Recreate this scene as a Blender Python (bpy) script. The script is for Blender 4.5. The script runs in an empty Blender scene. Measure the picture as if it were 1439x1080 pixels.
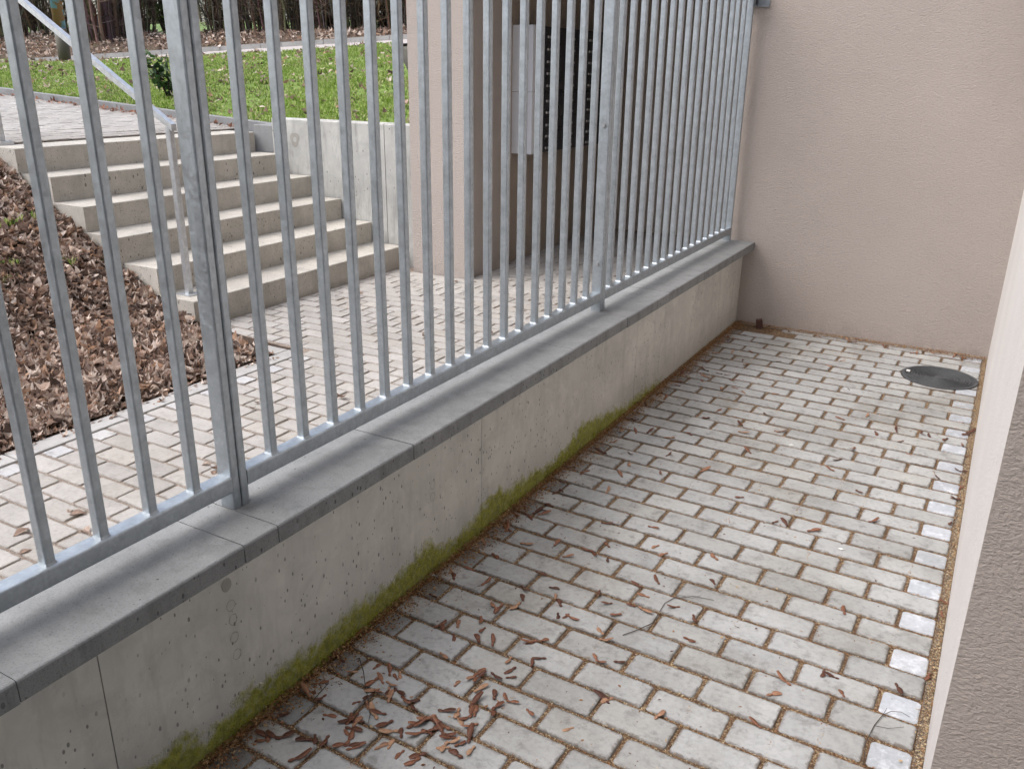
import bpy, math, random
from mathutils import Vector, Matrix, noise as mnoise
random.seed(7)
RAD = math.radians
sc = bpy.context.scene
COL = sc.collection

# ------------------------------------------------------------------ camera
cam_data = bpy.data.cameras.new('camera')
cam_data.sensor_fit = 'HORIZONTAL'; cam_data.sensor_width = 36.0; cam_data.lens = 30.0
cam_data.clip_start = 0.05; cam_data.clip_end = 600
cam = bpy.data.objects.new('camera', cam_data); COL.objects.link(cam)
CAM = Vector((0, 0, 1.4706))
c_r = Vector((.86754, .49721, .01233)); c_u = Vector((-.1815, .2934, .9386)); c_b = Vector((.46306, -.81652, .34477))
cam.matrix_world = Matrix(((c_r.x, c_u.x, c_b.x, CAM.x), (c_r.y, c_u.y, c_b.y, CAM.y), (c_r.z, c_u.z, c_b.z, CAM.z), (0, 0, 0, 1)))
sc.camera = cam
sc.render.resolution_x = 1024; sc.render.resolution_y = 768

# ------------------------------------------------------------------ sky and sun (bright overcast, light from the open side)
SUN_EL, SUN_AZ = 55.0, 233.0        # azimuth the light comes from, clockwise from +Y (270 = from -X)
world = bpy.data.worlds.new('World'); sc.world = world; world.use_nodes = True
wn = world.node_tree.nodes; wl = world.node_tree.links; wn.clear()
sky = wn.new('ShaderNodeTexSky'); sky.sky_type = 'NISHITA'; sky.sun_disc = False
sky.sun_elevation = RAD(SUN_EL); sky.sun_rotation = RAD(SUN_AZ); sky.air_density = 1.0; sky.dust_density = 4.0; sky.ozone_density = 1.0
hs = wn.new('ShaderNodeHueSaturation'); hs.inputs['Saturation'].default_value = 0.75
bg = wn.new('ShaderNodeBackground'); bg.inputs['Strength'].default_value = 0.15
wo = wn.new('ShaderNodeOutputWorld')
wl.new(sky.outputs[0], hs.inputs['Color']); wl.new(hs.outputs[0], bg.inputs['Color']); wl.new(bg.outputs[0], wo.inputs[0])
sd = bpy.data.lights.new('sun', 'SUN'); sd.energy = 1.15; sd.angle = RAD(75); sd.color = (1.0, .995, .985)
sun = bpy.data.objects.new('sun', sd); COL.objects.link(sun)
a = RAD(SUN_AZ); e = RAD(SUN_EL)
to_sun = Vector((math.sin(a) * math.cos(e), math.cos(a) * math.cos(e), math.sin(e)))
sun.rotation_euler = to_sun.to_track_quat('Z', 'Y').to_euler(); sun.location = to_sun * 30
sc.view_settings.view_transform = 'Standard'; sc.view_settings.look = 'None'
sc.view_settings.exposure = 0.92; sc.view_settings.gamma = 1.0; sc.view_settings.use_curve_mapping = False
sc.render.engine = 'CYCLES'; sc.cycles.use_denoising = True; sc.cycles.max_bounces = 5; sc.cycles.diffuse_bounces = 3; sc.cycles.glossy_bounces = 3; sc.cycles.adaptive_threshold = .03; sc.cycles.caustics_reflective = False; sc.cycles.caustics_refractive = False

# ------------------------------------------------------------------ helpers: materials
class NT:
    def __init__(s, name):
        s.m = bpy.data.materials.new(name); s.m.use_nodes = True
        s.t = s.m.node_tree; s.t.nodes.clear()
        s.o = s.t.nodes.new('ShaderNodeOutputMaterial'); s.b = s.t.nodes.new('ShaderNodeBsdfPrincipled')
        s.t.links.new(s.b.outputs[0], s.o.inputs[0])
        s.pos = s.t.nodes.new('ShaderNodeNewGeometry').outputs['Position']
        s._oi = None
    def L(s, a, b): s.t.links.new(a, b)
    def setin(s, sock, v):
        if hasattr(v, 'is_linked') or isinstance(v, bpy.types.NodeSocket): s.L(v, sock)
        else:
            if sock.type == 'RGBA' and not hasattr(v, '__len__'): v = (v, v, v, 1)
            if sock.type == 'RGBA' and len(v) == 3: v = (*v, 1)
            sock.default_value = v
    def rnd(s):
        if not s._oi: s._oi = s.t.nodes.new('ShaderNodeObjectInfo')
        return s._oi.outputs['Random']
    def attr(s, n):
        x = s.t.nodes.new('ShaderNodeAttribute'); x.attribute_name = n; return x.outputs['Color']
    def scale(s, v, vec=None):
        x = s.t.nodes.new('ShaderNodeMapping'); x.inputs['Scale'].default_value = v; s.L(vec or s.pos, x.inputs[0]); return x.outputs[0]
    def noise(s, sc_, det=3, rough=.55, vec=None, dist=0, d4=None):
        x = s.t.nodes.new('ShaderNodeTexNoise')
        if d4 is not None:
            x.noise_dimensions = '4D'; s.setin(x.inputs['W'], d4)
        x.inputs['Scale'].default_value = sc_; x.inputs['Detail'].default_value = det; x.inputs['Roughness'].default_value = rough; x.inputs['Distortion'].default_value = dist
        s.L(vec or s.pos, x.inputs['Vector']); return x.outputs['Fac']
    def voro(s, sc_, vec=None, out='Distance', feat='F1', rnd=1):
        x = s.t.nodes.new('ShaderNodeTexVoronoi'); x.feature = feat; x.inputs['Scale'].default_value = sc_; x.inputs['Randomness'].default_value = rnd
        s.L(vec or s.pos, x.inputs['Vector']); return x.outputs[out]
    def ramp(s, f, stops, interp='LINEAR'):
        x = s.t.nodes.new('ShaderNodeValToRGB'); x.color_ramp.interpolation = interp
        el = x.color_ramp.elements
        while len(el) < len(stops): el.new(.5)
        for i, (p, c) in enumerate(stops):
            el[i].position = p; el[i].color = (c, c, c, 1) if not hasattr(c, '__len__') else (*c[:3], 1)
        s.L(f, x.inputs[0]); return x.outputs[0]
    def mix(s, f, a, b, mode='MIX'):
        x = s.t.nodes.new('ShaderNodeMix'); x.data_type = 'RGBA'; x.blend_type = mode
        s.setin(x.inputs[0], f); s.setin(x.inputs[6], a); s.setin(x.inputs[7], b); return x.outputs[2]
    def math(s, op, a, b=0.0, c=0.0, clamp=False):
        x = s.t.nodes.new('ShaderNodeMath'); x.operation = op; x.use_clamp = clamp
        s.setin(x.inputs[0], a); s.setin(x.inputs[1], b); s.setin(x.inputs[2], c); return x.outputs[0]
    def sep(s, vec=None):
        x = s.t.nodes.new('ShaderNodeSeparateXYZ'); s.L(vec or s.pos, x.inputs[0]); return x.outputs
    def bump(s, h, strength=.5, dist=.002, nrm=None):
        x = s.t.nodes.new('ShaderNodeBump'); x.inputs['Strength'].default_value = strength; x.inputs['Distance'].default_value = dist
        s.L(h, x.inputs['Height'])
        if nrm: s.L(nrm, x.inputs['Normal'])
        return x.outputs[0]
    def fin(s, col, rough=.8, nrm=None, metal=0.0, spec=None):
        s.setin(s.b.inputs['Base Color'], col); s.setin(s.b.inputs['Roughness'], rough); s.setin(s.b.inputs['Metallic'], metal)
        if spec is not None: s.b.inputs['Specular IOR Level'].default_value = spec
        if nrm: s.L(nrm, s.b.inputs['Normal'])
        return s.m

def m_paver(name, c0, c1, rough=.78, blot=.3, light=None, grime=.75):
    n = NT(name)
    r = n.rnd(); w = n.math('MULTIPLY', r, 40.0)
    broad = n.noise(7, 4, .6, d4=w); fine = n.noise(70, 4, .65); grain = n.noise(420, 2, .6)
    col = n.mix(n.ramp(broad, [(.3, 0), (.7, 1)]), c0, c1)
    col = n.mix(n.math('MULTIPLY', n.ramp(fine, [(.45, 0), (.75, 1)]), .45), col, tuple(x * .62 for x in c0))
    val = n.math('MULTIPLY_ADD', r, .18, .93)
    col = n.mix(1.0, col, n.mix(n.noise(2.2, 2), val, n.math('MULTIPLY', val, .86)), 'MULTIPLY')
    hue = n.math('FRACT', n.math('MULTIPLY', r, 17.3))
    col = n.mix(n.ramp(hue, [(.6, 0), (1, .35)]), col, n.mix(1, col, (.93, .88, .79), 'MULTIPLY'))
    st = n.noise(11, 3, .5, d4=n.math('ADD', w, 9.0), dist=.6)
    col = n.mix(n.math('MULTIPLY', n.ramp(st, [(.60, 0), (.72, 1)]), blot), col, (.12, .115, .10))
    if light: 
        sp = n.noise(26, 4, .7, d4=w)
        col = n.mix(n.ramp(sp, [(.5, 0), (.66, .8)]), col, light)
    tc = n.t.nodes.new('ShaderNodeTexCoord').outputs['Generated']; gx, gy, gz = n.sep(tc)
    ex = n.math('SUBTRACT', .5, n.math('ABSOLUTE', n.math('SUBTRACT', gx, .5))); ey = n.math('SUBTRACT', .5, n.math('ABSOLUTE', n.math('SUBTRACT', gy, .5)))
    ed = n.math('MINIMUM', n.math('MULTIPLY', ex, 2.0), ey)
    ed = n.math('ADD', ed, n.math('MULTIPLY', n.math('SUBTRACT', n.noise(38, 5, .75, dist=.5), .5), .42))
    col = n.mix(n.ramp(ed, [(.0, grime), (.085, 0)]), col, (.125, .10, .08))
    big = n.noise(1.7, 5, .65, dist=.4)
    col = n.mix(n.ramp(big, [(.46, 0), (.64, grime)]), col, n.mix(1, col, (.66, .635, .59), 'MULTIPLY'))
    blot2 = n.noise(19, 5, .72); col = n.mix(n.ramp(blot2, [(.53, 0), (.68, grime)]), col, n.mix(1, col, (.55, .54, .52), 'MULTIPLY'))
    sp2 = n.voro(95); col = n.mix(n.ramp(sp2, [(.05, .6), (.11, 0)]), col, (.62, .62, .6))
    h = n.math('ADD', n.math('MULTIPLY', grain, .5), fine)
    rg = n.math('MULTIPLY_ADD', n.noise(30, 3), .25, rough - .12)
    return n.fin(col, rg, n.bump(h, .45, .0016))

M = {}
M['paver'] = m_paver('paver_concrete', (.385, .395, .395), (.48, .49, .488))
M['paver_smooth'] = m_paver('paver_smooth_concrete', (.42, .46, .51), (.54, .57, .62), .42, .12, (.72, .75, .80), .25)
M['paver_damp'] = m_paver('paver_damp_concrete', (.22, .23, .235), (.33, .345, .35), .5, .35)
M['paver_warm'] = m_paver('paver_warm_concrete', (.36, .345, .325), (.445, .425, .405), .8, .2, None, .35)
M['paver_white'] = m_paver('paver_pale_concrete', (.44, .44, .45), (.54, .54, .54), .7, .1)

def m_joint(name, dark, mid, lite):
    n = NT(name); f = n.noise(9, 4, .6); g = n.voro(330, out='Color'); gs = n.sep(g)[0]
    col = n.mix(n.ramp(gs, [(.25, 0), (.6, 1)]), dark, mid)
    col = n.mix(n.ramp(gs, [(.78, 0), (.86, 1)]), col, lite)
    col = n.mix(n.ramp(f, [(.35, 0), (.7, .7)]), col, dark)
    return n.fin(col, .95, n.bump(n.voro(330), 1.0, .003))
M['joint'] = m_joint('joint_sand', (.10, .055, .03), (.25, .15, .08), (.50, .40, .25))
M['joint_grey'] = m_joint('joint_sand_grey', (.20, .155, .125), (.33, .275, .23), (.44, .39, .33))
M['sand'] = m_joint('edge_sand', (.12, .085, .06), (.26, .205, .155), (.52, .47, .40))

def m_attr(name, rough=.85, var=.3, sc_=60, trans=False, spec=.3):
    n = NT(name); c = n.attr('col'); f = n.noise(sc_, 3)
    col = n.mix(1.0, c, n.mix(f, (1 - var,) * 3, (1 + var,) * 3), 'MULTIPLY')
    m = n.fin(col, rough, spec=spec)
    if trans:
        t = n.t.nodes.new('ShaderNodeBsdfTranslucent'); n.L(col, t.inputs[0])
        ms = n.t.nodes.new('ShaderNodeMixShader'); ms.inputs[0].default_value = .35
        n.L(n.b.outputs[0], ms.inputs[1]); n.L(t.outputs[0], ms.inputs[2]); n.L(ms.outputs[0], n.o.inputs[0])
    return m
M['crumb'] = m_attr('dry_crumbs', .95, .3, 300)
M['leaf'] = m_attr('dead_leaf', .62, .35, 90, True)
M['grass'] = m_attr('grass_blade', .6, .2, 40, True)
M['green_leaf'] = m_attr('green_leaf', .45, .25, 70, True)
M['bark'] = m_attr('shrub_bark', .9, .4, 60)

def m_seed():
    n = NT('maple_seed_skin'); r = n.rnd(); f = n.noise(180, 3)
    col = n.ramp(r, [(0, (.075, .028, .017)), (.4, (.16, .062, .034)), (.75, (.26, .115, .065)), (1, (.44, .27, .17))])
    col = n.mix(f, n.mix(1, col, (.55, .5, .5), 'MULTIPLY'), n.mix(1, col, (1.35, 1.35, 1.3), 'MULTIPLY'))
    return n.fin(col, .6, n.bump(f, .4, .001))
M['seed'] = m_seed()

def m_plaster(name, c, bs=1.0):
    n = NT(name)
    v = n.scale((1.0, 1.0, 1.7))
    a_ = n.noise(92, 4, .62, v, .2); b_ = n.noise(420, 2, .6); w = n.noise(1.3, 4, .6)
    col = n.mix(n.ramp(w, [(.3, 0), (.7, 1)]), tuple(x * .95 for x in c), tuple(min(1, x * 1.04) for x in c))
    col = n.mix(n.ramp(a_, [(.3, .35), (.52, 0)]), col, tuple(x * .72 for x in c))
    z = n.sep()[2]
    dirt = n.math('MULTIPLY', n.ramp(z, [(0, 1), (.16, 0)]), n.ramp(n.noise(9, 4, .7), [(.45, 0), (.75, .5)]))
    col = n.mix(dirt, col, tuple(x * .5 for x in c))
    h = n.math('ADD', a_, n.math('MULTIPLY', b_, .35))
    return n.fin(col, .92, n.bump(h, 1.0 * bs, .0062), spec=.25)
M['plaster'] = m_plaster('pink_beige_plaster', (.455, .402, .370))
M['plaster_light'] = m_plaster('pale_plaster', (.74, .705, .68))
M['plaster_niche'] = m_plaster('niche_plaster', (.44, .375, .32))
M['soffit'] = m_plaster('soffit_plaster', (.55, .52, .49))

def m_concrete(name, c, holes=1.0, moss=False, streak=.35, speck=0.):
    n = NT(name); blotch = n.noise(6.5, 6, .7, dist=.5)
    broad = n.noise(2.6, 5, .62); mid = n.noise(14, 4, .65); grain = n.noise(260, 3, .6)
    col = n.mix(n.ramp(broad, [(.28, 0), (.72, 1)]), tuple(x * .80 for x in c), tuple(x * 1.12 for x in c))
    vs = n.scale((7.0, 7.0, 1.1)); s1 = n.noise(3.0, 4, .7, vs)
    col = n.mix(n.math('MULTIPLY', n.ramp(s1, [(.5, 0), (.72, 1)]), streak), col, tuple(x * .55 for x in c))
    col = n.mix(n.math('MULTIPLY', n.ramp(mid, [(.52, 0), (.78, 1)]), .35), col, tuple(min(1, x * 1.4) for x in c))
    col = n.mix(n.ramp(blotch, [(.5, 0), (.7, .45)]), col, tuple(x * .6 for x in c))
    vh = n.scale((1.0, 1.0, .55)); d = n.voro(34, vh); msk = n.ramp(n.noise(3.3, 3), [(.34, 0), (.5, 1)])
    size = n.sep(n.voro(34, vh, 'Color'))[0]
    hol = n.math('LESS_THAN', d, n.math('MULTIPLY', n.math('SUBTRACT', size, .45), .50 * holes))
    d2 = n.voro(95, vh); size2 = n.sep(n.voro(95, vh, 'Color'))[1]
    hol2 = n.math('LESS_THAN', d2, n.math('MULTIPLY', n.math('SUBTRACT', size2, .6), .85 * holes))
    hol = n.math('MAXIMUM', n.math('MULTIPLY', hol, msk), n.math('MULTIPLY', hol2, msk))
    col = n.mix(n.math('MULTIPLY', hol, .78), col, tuple(x * .2 for x in c))
    h = n.math('SUBTRACT', n.math('ADD', n.math('MULTIPLY', grain, .25), n.math('MULTIPLY', mid, .4)), n.math('MULTIPLY', hol, 1.6))
    if speck:
        sk = n.noise(210, 3, .75); col = n.mix(n.math('MULTIPLY', n.ramp(sk, [(.54, 0), (.64, 1)]), speck), col, tuple(x * .35 for x in c))
        h = n.math('SUBTRACT', h, n.math('MULTIPLY', sk, .8))
    nrm = n.bump(h, .5, .003); rg = .85
    if moss:
        x, y, z = n.sep()
        lump = n.noise(2.1, 3, .6, n.scale((0.01, 1, 0.01))); edge = n.noise(26, 4, .7)
        top = n.math('MULTIPLY_ADD', n.ramp(lump, [(.34, 0), (.66, 1)]), .085, .06)
        far = n.ramp(n.math('MULTIPLY', y, .2), [(.60, 1), (.80, .15)])
        top = n.math('MULTIPLY', top, far)
        lim = n.math('ADD', top, n.math('MULTIPLY', n.math('SUBTRACT', edge, .5), .13))
        fac = n.math('MULTIPLY', n.math('SUBTRACT', lim, z), 26.0, clamp=True)
        fac = n.math('MULTIPLY', fac, n.ramp(n.noise(75, 4, .75), [(.25, .55), (.5, 1)]))
        mcol = n.ramp(n.noise(60, 4, .7), [(.3, (.14, .145, .008)), (.55, (.28, .285, .014)), (.8, (.42, .40, .05))])
        damp = n.ramp(n.math('ADD', z, n.math('MULTIPLY', edge, .06)), [(.03, .55), (.22, 0)])
        col = n.mix(damp, col, tuple(x * .55 for x in c))
        col = n.mix(n.math('MULTIPLY', fac, .92), col, mcol)
        nb = n.math('MULTIPLY', n.math('ADD', n.noise(320, 3, .7), n.noise(90, 2)), fac)
        nrm = n.bump(nb, .9, .006, nrm)
    return n.fin(col, rg, nrm)
M['wall_concrete'] = m_concrete('cast_concrete_with_moss', (.53, .51, .465), 1.0, True)
M['coping'] = m_concrete('coping_concrete', (.265, .275, .28), .45, False, .5, .45)
M['coping_edge'] = m_concrete('dark_coping_edge', (.215, .22, .22), 1.0, False, .8, .5)  # darker, more streaked concrete for the front faces of the slabs
M['ret_concrete'] = m_concrete('pale_cast_concrete', (.43, .43, .41), .7, False, .8)
M['step'] = m_concrete('step_concrete', (.50, .475, .425), .9, False, .3, .6)
M['kerb'] = m_concrete('kerb_concrete', (.37, .365, .355), .5, False, .2)
M['kerb_dark'] = m_concrete('kerb_dark_concrete', (.24, .245, .25), .5, False, .3)
M['ring'] = m_concrete('cement_patch', (.33, .315, .285), .2, False, .2)

def m_galv(name='galvanised_steel', c=(.40, .44, .475), rough=.38):
    n = NT(name); r = n.rnd()
    sp = n.sep(n.voro(110, out='Color'))[0]; f = n.noise(30, 4, .7); st = n.noise(10, 3, .6, n.scale((9, 9, .8)))
    col = n.mix(n.ramp(f, [(.3, 0), (.7, 1)]), tuple(x * .80 for x in c), tuple(min(1, x * 1.12) for x in c))
    col = n.mix(n.math('MULTIPLY', sp, .22), col, tuple(x * .68 for x in c))
    col = n.mix(n.math('MULTIPLY', n.ramp(st, [(.55, 0), (.75, 1)]), .28), col, tuple(x * .5 for x in c))
    rg = n.math('MULTIPLY_ADD', n.math('ADD', f, sp), .16, rough - .14)
    return n.fin(col, rg, n.bump(n.math('ADD', n.noise(55, 3), n.math('MULTIPLY', sp, .1)), .16, .002), .75)
M['galv'] = m_galv()
M['galv_bright'] = m_galv('bright_galvanised_steel', (.62, .65, .68), .36)
M['bolt'] = m_galv('zinc_bolt', (.42, .44, .46), .35)

def m_plain(name, c, rough=.5, metal=0., var=.12, sc_=30):
    n = NT(name); f = n.noise(sc_, 3)
    return n.fin(n.mix(f, tuple(x * (1 - var) for x in c), tuple(min(1, x * (1 + var)) for x in c)), rough, n.bump(f, .1, .001), metal)
M['mail_white'] = m_plain('white_sheet_metal', (.84, .88, .95), .4, 0, .04)
M['mail_dark'] = m_plain('anthracite_sheet_metal', (.035, .038, .045), .38, 0, .1)
M['mail_label'] = m_plain('name_label', (.30, .31, .32), .5)
M['lock'] = m_plain('lock_painted_glint', (.85, .85, .85), .25, .2)  # near-white colour paints in the glint of the chrome locks
M['iron'] = m_plain('cast_iron', (.075, .08, .085), .6, .1, .5, 60)
M['twig'] = m_plain('twig_bark', (.06, .045, .035), .85, 0, .4, 120)
M['pebble'] = m_plain('white_pebble', (.75, .75, .73), .7)
M['asphalt'] = m_plain('footpath_asphalt', (.42, .385, .37), .9, 0, .15, 40)
M['rust_block'] = m_plain('brown_block', (.07, .03, .022), .7, 0, .4, 120)

def m_ground(name, cols, sc_=3.):
    n = NT(name); f = n.noise(sc_, 6, .7); g = n.noise(sc_ * 14, 4, .7)
    k = len(cols) - 1
    col = n.ramp(n.math('ADD', n.math('MULTIPLY', f, .6), n.math('MULTIPLY', g, .4)), [(.3 + .4 * i / k, c) for i, c in enumerate(cols)])
    return n.fin(col, .95, n.bump(g, .8, .03))
M['soil'] = m_ground('leafy_soil', [(.030, .020, .014), (.065, .042, .028), (.11, .07, .045)], 5)
M['lawn_soil'] = m_ground('lawn_ground', [(.09, .14, .025), (.16, .25, .045), (.23, .28, .08)], 4)
M['far_grass'] = m_ground('far_meadow', [(.07, .11, .025), (.13, .20, .05), (.20, .24, .09)], .8)
M['litter_ground'] = m_ground('litter_ground', [(.05, .034, .024), (.105, .07, .05), (.10, .10, .04)], 3)

def m_blue():
    n = NT('peeling_blue_paint'); f = n.noise(4.5, 5, .7); z = n.sep()[2]
    rust = n.ramp(f, [(.44, 0), (.50, 1)])
    low = n.ramp(n.math('MULTIPLY_ADD', z, 1.0, n.math('MULTIPLY', f, .35)), [(0, 1), (1, 0)])
    col = n.mix(rust, (.16, .34, .47), (.26, .15, .07))
    g = n.math('MULTIPLY', n.math('SUBTRACT', 2.12, z), 4.0, clamp=True)
    col = n.mix(g, col, (.085, .075, .055))
    return n.fin(col, .65, n.bump(f, .3, .004))
M['blue'] = m_blue()

# ------------------------------------------------------------------ helpers: meshes and objects
class MB:
    def __init__(s): s.v = []; s.f = []; s.c = []
    def add(s, vs, fs, col=None):
        b = len(s.v); s.v += [tuple(v) for v in vs]; s.f += [tuple(b + i for i in f) for f in fs]
        if col is not None: s.c += [col] * len(vs)
        return s
    def box(s, x0, x1, y0, y1, z0, z1, col=None):
        return s.add([(x0, y0, z0), (x1, y0, z0), (x1, y1, z0), (x0, y1, z0), (x0, y0, z1), (x1, y0, z1), (x1, y1, z1), (x0, y1, z1)],
                     [(0, 3, 2, 1), (4, 5, 6, 7), (0, 1, 5, 4), (1, 2, 6, 5), (2, 3, 7, 6), (3, 0, 4, 7)], col)
    def cbox(s, x0, x1, y0, y1, z0, z1, c=.004, bottom=False):
        """box with a chamfered top edge (and rounded look)"""
        def ring(i, z): return [(x0 + i, y0 + i, z), (x1 - i, y0 + i, z), (x1 - i, y1 - i, z), (x0 + i, y1 - i, z)]
        vs = ring(0, z0) + ring(0, z1 - c) + ring(c * .35, z1 - c * .3) + ring(c, z1)
        fs = [(3, 2, 1, 0), (12, 13, 14, 15)]
        for r in range(3):
            for i in range(4):
                j = (i + 1) % 4; fs.append((r * 4 + i, r * 4 + j, r * 4 + 4 + j, r * 4 + 4 + i))
        return s.add(vs, fs)
    def prism(s, out, axis, a0, a1):
        """extrude a 2D outline along an axis ('x','y','z')"""
        def P(u, v, w): return {'z': (u, v, w), 'y': (u, w, v), 'x': (w, u, v)}[axis]
        n = len(out); vs = [P(u, v, a0) for u, v in out] + [P(u, v, a1) for u, v in out]
        fs = [tuple(range(n)), tuple(range(2 * n - 1, n - 1, -1))]
        fs += [(i, n + i, n + (i + 1) % n, (i + 1) % n) for i in range(n)]
        if axis == 'y': fs = [f for f in fs]
        else: fs = [tuple(reversed(f)) for f in fs]
        return s.add(vs, fs)
    def tube(s, pts, rad, n=5, col=None, cap=True):
        pts = [Vector(p) for p in pts]; b = len(s.v); k = len(pts)
        if not hasattr(rad, '__len__'): rad = [rad] * k
        for i, p in enumerate(pts):
            d = (pts[min(i + 1, k - 1)] - pts[max(i - 1, 0)]).normalized()
            u = d.cross(Vector((0, 0, 1)) if abs(d.z) < .9 else Vector((1, 0, 0))).normalized(); w = d.cross(u)
            for j in range(n):
                t = 2 * math.pi * j / n
                s.v.append(tuple(p + u * math.cos(t) * rad[i] + w * math.sin(t) * rad[i]))
                if col is not None: s.c.append(col)
        for i in range(k - 1):
            for j in range(n):
                j2 = (j + 1) % n; s.f.append((b + i * n + j, b + i * n + j2, b + (i + 1) * n + j2, b + (i + 1) * n + j))
        if cap:
            s.f.append(tuple(b + j for j in reversed(range(n)))); s.f.append(tuple(b + (k - 1) * n + j for j in range(n)))
        return s
    def mesh(s, name, mat, smooth=False):
        me = bpy.data.meshes.new(name); me.from_pydata(s.v, [], s.f)
        if s.c and len(s.c) == len(s.v):
            at = me.color_attributes.new('col', 'FLOAT_COLOR', 'POINT')
            at.data.foreach_set('color', [x for c in s.c for x in (c[0], c[1], c[2], 1.0)])
        me.materials.append(M[mat] if isinstance(mat, str) else mat)
        if smooth: me.polygons.foreach_set('use_smooth', [True] * len(me.polygons))
        me.update(); return me
    def build(s, name, mat, parent=None, smooth=False, **kw):
        o = bpy.data.objects.new(name, s.mesh(name, mat, smooth)); COL.objects.link(o)
        if parent: o.parent = parent
        return tag(o, **kw)

def tag(o, label=None, cat=None, group=None, kind=None):
    if label: o['label'] = label
    if cat: o['category'] = cat
    if group: o['group'] = group
    if kind: o['kind'] = kind
    return o
def empty(name, loc=(0, 0, 0), **kw):
    o = bpy.data.objects.new(name, None); COL.objects.link(o); o.location = loc; o.empty_display_size = .1
    return tag(o, **kw)
def place(name, me, loc, rot=(0, 0, 0), parent=None, scale=None, **kw):
    o = bpy.data.objects.new(name, me); COL.objects.link(o); o.location = loc; o.rotation_euler = rot
    if scale: o.scale = scale
    if parent: o.parent = parent
    return tag(o, **kw)
def rrect(w, h, r, cx=0, cy=0, k=3):
    """rounded rectangle outline, counter-clockwise"""
    out = []
    for sx, sy, a0 in ((1, 1, 0), (-1, 1, 90), (-1, -1, 180), (1, -1, 270)):
        for i in range(k):
            t = RAD(a0 + 90 * i / (k - 1)); out.append((cx + sx * (w / 2 - r) + r * math.cos(t), cy + sy * (h / 2 - r) + r * math.sin(t)))
    return out
def in_view(p, margin=.06):
    d = Vector(p) - CAM; z = -d.dot(c_b)
    if z <= .05: return None
    u = d.dot(c_r) / z * 30 / 36; v = d.dot(c_u) / z * 30 / 36
    if abs(u) > .5 + margin or abs(v) > .375 + margin: return None
    return z
def hidden_by_wall(p):
    """True when the low wall and its coping stand between the camera and p"""
    if p[0] > -1.56: return False
    t = (-1.30 - CAM.x) / (p[0] - CAM.x); t2 = (-1.56 - CAM.x) / (p[0] - CAM.x)
    for q in (t, t2):
        if CAM.z + (p[2] - CAM.z) * q < .515: return True
    return False

# ================================================================== SETTING
def stairs_bank(x, y):      # height of the leaf covered bank left of the stairs
    z = max(0.012 + .06 * max(0, -3.4 - x), .525 * (-4.10 - x) - .01)
    top = .93 + .055 * (-5.9 - x)
    return min(z, max(top, .2)) 

# upper footway slopes gently up towards -X
def ramp_z(x): return .96 + .055 * (-5.595 - x)

# ---- far terrain: lawn, footpath, leaf strip, meadow
PN0, PN1 = Vector((-14.6, 8.7, 1.385)), Vector((-7.86, 10.36, 1.80))         # near edge of the far footpath
def lerp3(a, b, t): return a + (b - a) * t
def path_near(t): return lerp3(PN0, PN1, t)
PF0, PF1 = Vector((-16.3, 9.73, 1.459)), Vector((-8.87, 11.6, 1.896))
def path_far(t): return lerp3(PF0, PF1, t)
HB0, HB1 = Vector((-17.8, 11.2, 2.03)), Vector((-10.0, 13.15, 2.06))
def hedge_base(t): return lerp3(HB0, HB1, t)
def lawn_front(t):
    # along the kerb, then behind the retaining wall to the building
    x = -14.6 + t * 10.7 if t <= 1 else -3.9 + (t - 1) * 8
    z = ramp_z(x) + .04 if x < -5.45 else 1.05
    return Vector((x, 5.72 if x < -5.42 else 5.6, z))
TS = [i / 20 for i in range(-30, 45)]
LT = [i / 20 for i in range(-30, 21)]
def strip(name, fa, fb, nb, mat, sag=0., jig=0., ts=None, **kw):
    ts = ts or TS; mb = MB(); nt = len(ts)
    for i, t in enumerate(ts):
        A, B = fa(t), fb(t)
        for j in range(nb + 1):
            s_ = j / nb; p = lerp3(A, B, s_)
            z = p.z + sag * math.sin(s_ * math.pi)
            if 0 < j < nb: z += jig * mnoise.noise(Vector((p.x * .9, p.y * .9, 3)))
            mb.v.append((p.x, p.y, z))
    for i in range(nt - 1):
        for j in range(nb): 
            b = i * (nb + 1) + j; mb.f.append((b, b + nb + 1, b + nb + 2, b + 1))
    return mb.build(name, mat, smooth=True, kind='structure', **kw)
def lawn_pt(t, s):
    p = lerp3(lawn_front(t), path_near(t), s); p.z += .05 * math.sin(s * math.pi); return p
def off(f, d): return lambda t: f(t) + Vector(d)
strip('lawn', lawn_front, lambda t: path_near(t), 14, 'lawn_soil', .05, .02, LT)
strip('footpath', path_near, path_far, 3, 'asphalt')
strip('leafy_verge', off(path_far, (0, 0, .05)), hedge_base, 8, 'litter_ground', .05, .05)
strip('meadow', off(hedge_base, (0, 0, .0)), lambda t: lerp3(hedge_base(t), Vector((-60 + t * 50, 70, 5.6)), 1), 10, 'far_grass', .2, .2)
# stone edging of the far footpath
ke = empty('path_edging', path_far(.5), kind='structure')
for i in range(34):
    t0 = -.2 + i * .05; A, B = path_far(t0), path_far(t0 + .049)
    mb = MB(); d = (B - A).normalized(); nrm = Vector((-d.y, d.x, 0)).normalized() * .07
    vs = []
    for z in (-.1, .075): vs += [A + Vector((0, 0, z)), B + Vector((0, 0, z)), B + nrm + Vector((0, 0, z)), A + nrm + Vector((0, 0, z))]
    mb.add([v - ke.location for v in vs], [(0, 3, 2, 1), (4, 5, 6, 7), (0, 1, 5, 4), (1, 2, 6, 5), (2, 3, 7, 6), (3, 0, 4, 7)])
    mb.build('edging_stone', 'kerb', ke)

# ground below everything
g = MB(); g.box(-250, 250, -250, 250, -.5, -.12); g.build('ground', 'soil', kind='structure')

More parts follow.
